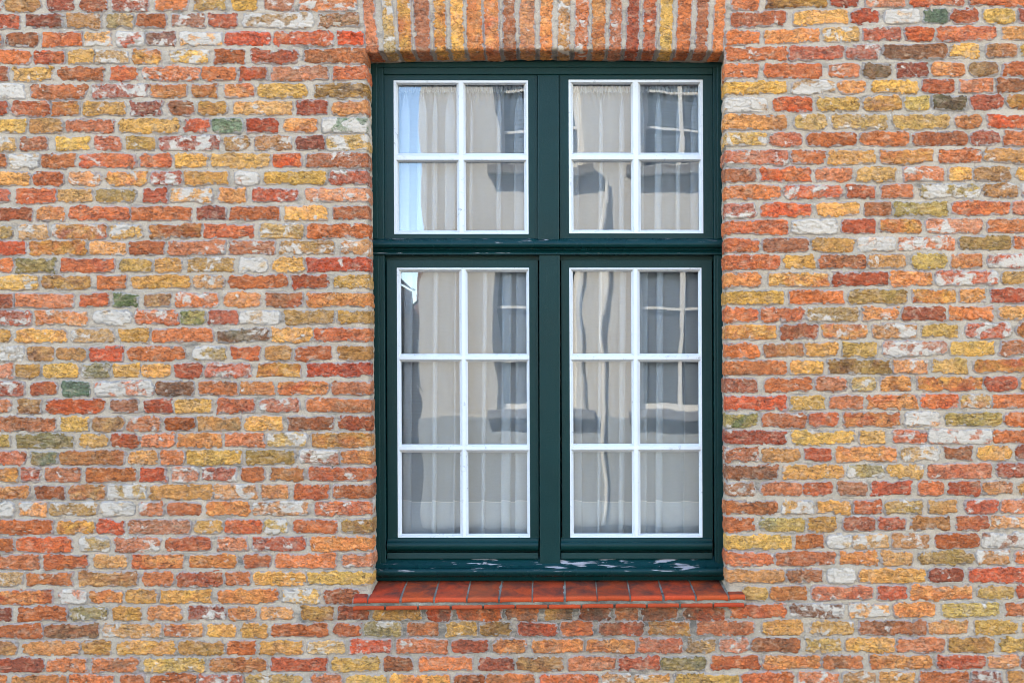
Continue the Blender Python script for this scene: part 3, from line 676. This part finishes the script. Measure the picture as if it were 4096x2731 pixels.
# sashes: green leaf, white lattice, panes
def lattice(mb, xs_outer, ys_outer, cols, rows, rimw, df, dg, sh):
    """cols/rows: glass spans as seen. flat face at df, glass edge at dg"""
    x0, x1 = xs_outer; y0, y1 = ys_outer
    fx = [x0]; fy = [y0]
    for i, (a, b) in enumerate(cols): fx += [a - rimw, b + rimw]
    for i, (a, b) in enumerate(rows): fy += [a - rimw, b + rimw]
    fx.append(x1); fy.append(y1)
    def W(x, y, d): a, b = ab(x + sh * (y - y0), y, d); return world(a, b, d)
    V = [W(x, y, df) for y in fy for x in fx]; nx = len(fx); F = []
    for j in range(len(fy) - 1):
        for i in range(nx - 1):
            if i % 2 == 1 and j % 2 == 1: continue
            F.append((j * nx + i, (j + 1) * nx + i, (j + 1) * nx + i + 1, j * nx + i + 1))
    mb.quads(V, F)
    for (ya, yb) in rows:
        for (xa, xb) in cols:
            R = [(xa - rimw, ya - rimw), (xb + rimw, ya - rimw), (xb + rimw, yb + rimw), (xa - rimw, yb + rimw)]
            G = [(xa, ya), (xb, ya), (xb, yb), (xa, yb)]
            m = 3.0
            R2 = [(xa - rimw + m, ya - rimw + m), (xb + rimw - m, ya - rimw + m), (xb + rimw - m, yb + rimw - m), (xa - rimw + m, yb + rimw - m)]
            V = [W(*p, df) for p in R] + [W(*p, df + 4.5) for p in R2] + [W(*p, dg - 3) for p in G] + [W(*p, dg + 8) for p in G]
            F = []
            for r_ in range(3):
                for q in range(4):
                    F.append((r_ * 4 + q, r_ * 4 + (q + 1) % 4, r_ * 4 + 4 + (q + 1) % 4, r_ * 4 + 4 + q))
            mb.quads(V, F)
    O = [(x0, y0), (x1, y0), (x1, y1), (x0, y1)]
    V = [W(*p, df) for p in O] + [W(*p, df + 26) for p in O]
    mb.quads(V, [(q, 4 + q, 4 + (q + 1) % 4, (q + 1) % 4) for q in range(4)])
def leaf(mb, outer, inner, df, sh, yref):
    x0, x1, y0, y1 = outer; u0, u1, v0, v1 = inner
    def W(x, y, d): a, b = ab(x + sh * (y - yref), y, df); return world(a, b, d)
    O = [(x0, y0), (x1, y0), (x1, y1), (x0, y1)]; I = [(u0, v0), (u1, v0), (u1, v1), (u0, v1)]
    V = [W(*p, df) for p in O] + [W(*p, df) for p in I] + [W(*p, df + 44) for p in O] + [W(*p, df + 30) for p in I]
    F = [(q, 4 + q, 4 + (q + 1) % 4, (q + 1) % 4) for q in range(4)]
    F += [(q, (q + 1) % 4, 8 + (q + 1) % 4, 8 + q) for q in range(4)]
    F += [(4 + q, 12 + q, 12 + (q + 1) % 4, 4 + (q + 1) % 4) for q in range(4)]
    mb.quads(V, F)
SASH = [
 ('ul', (1535.5, 2150.5, 300.5, 957), (1574, 2112, 322, 936), [(1593, 1825.5), (1862, 2095)], [(342, 614), (650, 922)], 127),
 ('ur', (2236.5, 2851, 299.5, 956), (2274, 2811, 319.5, 933.5), [(2292, 2522.5), (2561, 2793)], [(339.5, 612), (647.5, 920)], 127.4),
 ('ll', (1546, 2152, 1040, 2160), (1587, 2116, 1071, 2149), [(1604, 1837), (1870, 2105)], [(1088, 1415), (1447, 1776), (1809, 2133)], 132),
 ('lr', (2244, 2848, 1040, 2160), (2277, 2806, 1071, 2149), [(2291, 2524), (2558, 2792)], [(1087, 1414), (1447, 1774), (1807, 2132)], 132.4)]
DG = 157
for nm, outer, inner, cols, rws, df in SASH:
    s_ = MB(); leaf(s_, outer, inner, df, 0.004, inner[2]); part(s_, 'sash', [M_GREEN], bevel=0.0012)
    g = MB(); lattice(g, inner[:2], inner[2:], cols, rws, 10.5, df + 1.5, DG, 0.004); part(g, 'glazing_bars', [M_WHITE])
    pn = MB()
    for ri, (ya, yb) in enumerate(rws):
        for ci, (xa, xb) in enumerate(cols):
            sh = lambda y: 0.004 * (y - inner[2])
            tl = RNG.uniform(-1.2, 1.2, 4)
            V = []
            for dz in (0, 4):
                for qi, (x, y) in enumerate(((xa - 4, ya - 4), (xb + 4, ya - 4), (xb + 4, yb + 4), (xa - 4, yb + 4))):
                    a, b = ab(x + sh(y), y, DG); V.append(world(a, b, DG + dz + tl[qi] * 0.12))
            pn.quads(V, [(0,3,2,1),(4,5,6,7),(0,1,5,4),(3,7,6,2),(0,4,7,3),(1,2,6,5)])
    part(pn, 'panes', [M_GLASS])
# dark rebate behind the lower leaves is closed by the frame's inner lining
for la, lb, ld in ((1012, 1042, 150), (2158, 2262, 158)):
    lin = MB(); abox(lin, 1530, 2862, la, lb, ld, 190); part(lin, 'frame_lining', [M_GREEN])
for (x0, x1) in ((1547, 2153), (2243, 2850)):
    r = MB(); along(r, [(2149.5, 134), (2154, 129), (2160, 127)] + arc(2166, 122, 2199, 121, 11, 8) + [(2201, 128), (2203, 150)], x0, x1, 0, 12); part(r, 'bottom_rail', [M_GREEN])
    r = MB(); along(r, [(2206, 150), (2209, 128), (2210, 125), (2232, 122), (2235, 126), (2237, 150)], x0 + 2, x1 - 1, 0, 12); part(r, 'weather_bar', [M_GREEN])

# ------------------------------------------------------------------ net curtains
def curtain(x0, x1, y0, y1, seed, label, hem=None, d0=205, ruffle=False):
    rg = np.random.default_rng(seed)
    n = 900; t = np.linspace(0, 1, n); L = x1 - x0
    ph = np.cumsum(0.6 + 0.9 * (vn(t * 5, 0.3, seed) + 1)); ph = ph / ph[-1] * 2 * math.pi * rg.integers(6, 8)
    amp = L * 0.040 * (1 + 0.45 * vn(t * 7, 1.7, seed))
    mb = MB()
    def fold(b, k):
        xx = x0 + L * t + amp * k * np.sin(ph + 0.25 * (b - y0) / 600) * 1.45
        dd = d0 + 13 * k * np.cos(ph) + 4 * vn(t * 9, b / 400, seed + 2)
        return xx, dd
    bs = np.concatenate([np.linspace(y0, y0 + 40, 5), np.linspace(y0 + 70, y1, 16)]) if ruffle else np.linspace(y0, y1, 18)
    P = []
    for b in bs:
        k = 0.45 + 0.55 * min(1, (b - y0) / 120) if ruffle else 1.0
        xx, dd = fold(b, k)
        if ruffle and b < y0 + 45: dd = dd + 5 * np.sin(t * 260)
        a, bb = ab(xx, b + 0 * xx, d0); P.append(world(a, bb, dd))
    mb.grid(np.array(P), 0)
    c = world(*ab((x0 + x1) / 2, y1, d0), d0)
    root = empty('net_curtain', tuple(c), label, 'curtain')
    mb.build('net', [M_NET], root, smooth=True)
    if ruffle:
        r = MB(); P = []
        for j, b in enumerate(np.linspace(y0 + 6, y0 + 30, 6)):
            xx = x0 + L * t + 1.5 * np.sin(t * 170 + 0.5 * j); dd = d0 - 14 - (2 + 1.0 * j) * np.sin(t * 300 + 3 * vn(t * 25, 0, seed)); 
            a, bb = ab(xx, b + (3 * np.sin(t * 150 + 2 * vn(t * 30, 2, seed)) if j == 5 else 0) + 0 * xx, d0 - 14); P.append(world(a, bb, dd))
        r.grid(np.array(P), 0); r.build('ruffle', [M_HEM], root, smooth=True)
    if hem:
        h_ = MB(); P = []
        for b in np.linspace(hem, y1, 6):
            xx, dd = fold(b, 1.0); wv = 5 * np.cos(ph)
            a, bb = ab(xx, b + wv * (b < hem + 1), d0); P.append(world(a, bb, dd - 2.0))
        h_.grid(np.array(P), 0); h_.build('hem', [M_HEM], root, smooth=True)
        st = MB(); P = []
        for j, b in enumerate((hem - 3.5, hem - 1.0)):
            xx, dd = fold(b, 1.0); wv = 5 * np.cos(ph)
            a, bb = ab(xx, b + wv, d0); P.append(world(a, bb, dd - 3.0))
        st.grid(np.array(P), 0); st.build('hem_stitching', [M_WHITE], root, smooth=True)
curtain(1575, 2112, 341, 950, 3, 'pale net curtain with ruffled heading in the upper left sash reflecting blue sky', ruffle=True)
curtain(2268, 2815, 341, 950, 8, 'pale net curtain with ruffled heading in the upper right sash', ruffle=True)
curtain(1585, 2120, 1060, 2165, 21, 'long net curtain with stitched hem behind the lower left sash', hem=2006)
curtain(2270, 2812, 1060, 2165, 35, 'long net curtain with stitched hem behind the lower right sash', hem=2006)

# ------------------------------------------------------------------ room, house body
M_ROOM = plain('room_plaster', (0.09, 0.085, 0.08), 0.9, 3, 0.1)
M_ROOF = plain('slate_roof', (0.05, 0.05, 0.055), 0.7)
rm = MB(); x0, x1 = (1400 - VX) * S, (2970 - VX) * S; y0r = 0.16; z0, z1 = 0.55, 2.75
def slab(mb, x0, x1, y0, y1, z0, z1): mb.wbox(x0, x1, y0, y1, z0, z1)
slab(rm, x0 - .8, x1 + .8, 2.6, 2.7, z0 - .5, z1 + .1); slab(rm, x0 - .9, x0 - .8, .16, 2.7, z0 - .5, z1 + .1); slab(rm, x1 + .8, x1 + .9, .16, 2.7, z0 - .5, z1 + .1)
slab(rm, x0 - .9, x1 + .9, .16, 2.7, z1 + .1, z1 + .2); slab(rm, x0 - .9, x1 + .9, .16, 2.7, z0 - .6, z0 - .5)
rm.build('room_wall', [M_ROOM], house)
bk = MB()     # structural backing of the brick face, with the opening left free
ZT = CAMH - (YT - VY) * S; XA, XB = (XL - VX) * S, (XR - VX) * S
oL, oR, oT, oB = (1440 - VX) * S - .02, (2930 - VX) * S + .02, CAMH - (180 - VY) * S, CAMH - (2395 - VY) * S
bk.wbox(XA, oL, 0.02, 0.155, 0, ZT); bk.wbox(oR, XB, 0.02, 0.155, 0, ZT); bk.wbox(oL, oR, 0.02, 0.155, oT, ZT); bk.wbox(oL, oR, 0.02, 0.155, 0, oB)
bk.wbox(XA, XA + .2, 0.155, 5, 0, ZT); bk.wbox(XB - .2, XB, 0.155, 5, 0, ZT); bk.wbox(XA, XB, 5, 5.2, 0, ZT)
bk.build('inner_wall', [plain('backing_brick', (0.25, 0.2, 0.16))], house)
HT = 6.9  # unseen house height, set so its shadow reaches across the street
uw = MB(); uw.wbox(-14, 8, 0.0, 5.2, ZT + 0.001, HT); uw.wbox(-14, XA - .001, 0.0, 5.2, 0, ZT); uw.wbox(XB + .001, 8, 0.0, 5.2, 0, ZT); uw.build('upper_wall', [brick_pattern('upper_brick', (0.36, 0.17, 0.09), (0.40, 0.24, 0.12), (0.34, 0.3, 0.26))], house)  # added unseen walls, raised and widened to keep sun off the street
rf = MB(); rf.wbox(-14.1, 8.1, -0.05, 5.3, HT, HT + 0.12); rf.build('roof', [M_ROOF], house)

# ------------------------------------------------------------------ street and what the panes mirror
gm = MB(); gm.wbox(-60, 60, -70, 60, -0.3, -0.02); tag(gm.build('street', [plain('street_setts', (0.055, 0.052, 0.05), 0.85, 5, 0.3, 0.006, 40)]), kind='structure')
gp = MB(); gp.wbox(-6, 6, -1.1, 0.02, -0.3, 0.0); tag(gp.build('pavement', [plain('pavement_slabs', (0.08, 0.075, 0.07), 0.9, 4, 0.2)]), kind='structure')
FY = -6.0     # face of the house across the street
KM = (DC * S * 2 - FY - DC * S + 2 * 0.12 ) / (DC * S)     # scale of a mirrored pixel at that face
def fx(px): return (px - VX) * S * ((2 * 0.12 + DC * S - FY) / (DC * S))
def fz(py): return CAMH - (py - VY) * S * ((2 * 0.12 + DC * S - FY) / (DC * S))
M_STUC = plain('cream_render', (0.58, 0.545, 0.48), 0.9, 1.5, 0.10, 0.006, 14, stain=(0.50, 0.45, 0.38))
M_PLIN = plain('grey_plinth', (0.36, 0.38, 0.38), 0.9, 2, 0.12)
M_DARKG = paint_material('dark_pane', (0.09, 0.10, 0.115), 0.08, var=0.1)
M_STONE = plain('sill_stone', (0.22, 0.22, 0.23), 0.8, 8, 0.2)
M_CREAM = paint_material('cream_frame_paint', (0.78, 0.74, 0.66), 0.4, var=0.05)
M_SLAT = paint_material('blue_grey_shutter', (0.11, 0.14, 0.17), 0.45, var=0.1)
opp = empty('rendered_house', (fx(2400), FY, 0), 'cream rendered house across the street, mirrored in the window panes', 'house')
xe = fx(1690)
wins = [(1985, 2318), (2560, 2890), (3130, 3460)]
ys = [(190, 670), (1030, 1640)]
fw = MB()
cuts_x = [xe] + [v for w_ in wins for v in (fx(w_[0]), fx(w_[1]))] + [fx(3900)]
cuts_z = [fz(1668), fz(1640), fz(1030), fz(670), fz(190), fz(190) + 0.25]
for j in range(5):
    for i in range(len(cuts_x) - 1):
        if i % 2 == 1 and j in (1, 3): continue
        P = [(cuts_x[i], FY, cuts_z[j]), (cuts_x[i+1], FY, cuts_z[j]), (cuts_x[i+1], FY, cuts_z[j+1]), (cuts_x[i], FY, cuts_z[j+1])]
        fw.quads(P, [(3, 2, 1, 0)])
fw.wbox(xe, xe + .02, FY - 6, FY - 0.002, fz(1668), cuts_z[5]); fw.wbox(xe, fx(3900), FY - 6, FY - 5.8, 0, cuts_z[5])
fw.build('wall', [M_STUC], opp)
pl = MB(); pl.wbox(xe - .01, fx(3900), FY - .3, FY + 0.02, -0.02, fz(1668)); pl.build('plinth', [M_PLIN], opp)
rr_ = MB(); rr_.wbox(xe - .1, fx(3900), FY - 6, FY + 0.12, cuts_z[5], cuts_z[5] + 0.12); rr_.build('roof', [M_ROOF], opp)
for jw, (ya, yb) in enumerate(ys):
    for (wa, wb) in wins:
        X0, X1, Z1, Z0 = fx(wa), fx(wb), fz(ya), fz(yb)
        f = MB(); y1_ = FY - 0.10; t_ = 0.055
        f.wbox(X0, X0 + t_, y1_ - .05, y1_, Z0, Z1); f.wbox(X1 - t_, X1, y1_ - .05, y1_, Z0, Z1); f.wbox(X0 + t_, X1 - t_, y1_ - .05, y1_ - .002, Z1 - t_, Z1); f.wbox(X0 + t_, X1 - t_, y1_ - .05, y1_ - .002, Z0, Z0 + t_)
        xm = (X0 + X1) / 2; f.wbox(xm - .02, xm + .02, y1_ - .045, y1_ - .006, Z0 + t_, Z1 - t_)
        for q in (0.34, 0.67): zz = Z0 + (Z1 - Z0) * q; f.wbox(X0 + t_, xm - .02, y1_ - .04, y1_ - .01, zz - .012, zz + .012); f.wbox(xm + .02, X1 - t_, y1_ - .04, y1_ - .01, zz - .012, zz + .012)
        wn = f.build('window', [M_CREAM], opp)
        rv = MB(); rv.wbox(X0 - .004, X0, FY - .16, FY - .001, Z0, Z1); rv.wbox(X1, X1 + .004, FY - .16, FY - .001, Z0, Z1); rv.wbox(X0, X1, FY - .16, FY - .001, Z1, Z1 + .004)
        rv.build('reveal', [M_STUC], wn)
        g = MB(); g.wbox(X0, X1, y1_ - .07, y1_ - .06, Z0, Z1); g.build('pane', [M_DARKG], wn)
        if jw == 0:
            s_ = MB(); z = Z0 + t_ + .01
            while z < Z1 - t_: s_.wbox(X0 + t_, X1 - t_, y1_ - .055, y1_ - .047, z, z + .028); z += .042
            s_.build('blind', [M_SLAT], wn)
        sl_ = MB(); sl_.wbox(X0 - .13, X1 + .13, FY - .15, FY + .14, Z0 - .085, Z0 - .002); sl_.build('sill', [M_STONE], wn)
def tube(mb, pts, r, n=10):
    pts = [Vector(p) for p in pts]; rings = []
    for i, p in enumerate(pts):
        d = (pts[min(i + 1, len(pts) - 1)] - pts[max(i - 1, 0)]).normalized(); u = d.cross(Vector((0.3, 1, 0.1))).normalized(); v = d.cross(u)
        rings.append([tuple(p + r * (math.cos(2 * math.pi * q / n) * u + math.sin(2 * math.pi * q / n) * v)) for q in range(n + 1)])
    mb.grid(np.array(rings), 0)
pp = MB(); tube(pp, [(fx(2412), FY + .05, fz(735)), (fx(2414), FY + .05, fz(900)), (fx(2416), FY + .05, 0)], 0.022); pp.build('pipe', [M_CREAM], opp)
cb = MB(); tube(cb, [(fx(2340), FY + .02, fz(925)), (fx(2337), FY + .02, fz(1200)), (fx(2336), FY + .02, fz(1640))], 0.008); cb.build('cable', [M_STONE], opp)
# brick houses down the side street
MBR = brick_pattern('dark_red_brick', (0.20, 0.10, 0.07), (0.27, 0.15, 0.10), (0.3, 0.27, 0.24))
def far_house(x0, x1, y0, y1, h, peak, label, mat):
    r = empty('brick_house', ((x0 + x1) / 2, (y0 + y1) / 2, 0), label, 'house')
    b = MB(); b.wbox(x0, x1, y1, y0, -0.02, h); b.build('wall', [mat], r)
    g = MB(); xm = (x0 + x1) / 2
    g.quads([(x0 - .1, y0, h), (x1 + .1, y0, h), (xm, y0, peak), (x0 - .1, y1, h), (x1 + .1, y1, h), (xm, y1, peak)], [(0, 2, 5, 3), (1, 4, 5, 2)]); 
    ro = g.build('roof', [M_ROOF], r)
    gb = MB(); gb.quads([(x0, y0 + .001, h), (x1, y0 + .001, h), (xm, y0 + .001, peak - .05), (xm, y0 + .001, peak - .05)], [(0, 1, 2, 2)]); gb.build('gable', [mat], r)
    c = MB(); c.wbox(x0 + .25, x0 + .7, y0 - 1.2, y0 - .7, h, peak + .7); c.build('chimney', [mat], ro)
    for zz in (1.0, 3.0):
        if zz + 1.2 < h:
            for k in (0.25, 0.65):
                wx = x0 + (x1 - x0) * k; q = MB(); q.wbox(wx, wx + .5, y0 - .03, y0 + .03, zz, zz + 1.1); w_ = q.build('window', [M_CREAM], r)
                q = MB(); q.wbox(wx + .06, wx + .44, y0 + .03, y0 + .035, zz + .06, zz + 1.04); q.build('pane', [M_DARKG], w_)
far_house(-5.6, -3.6, -14, -20, 3.4, 4.3, 'tall red brick house down the side street, mirrored at the left of the panes', MBR)
far_house(-3.4, -1.9, -17, -24, 2.6, 3.3, 'low red brick house beyond the cream house, mirrored in the left panes', MBR)
print('verts', sum(len(o.data.vertices) for o in bpy.data.objects if o.type == 'MESH'))
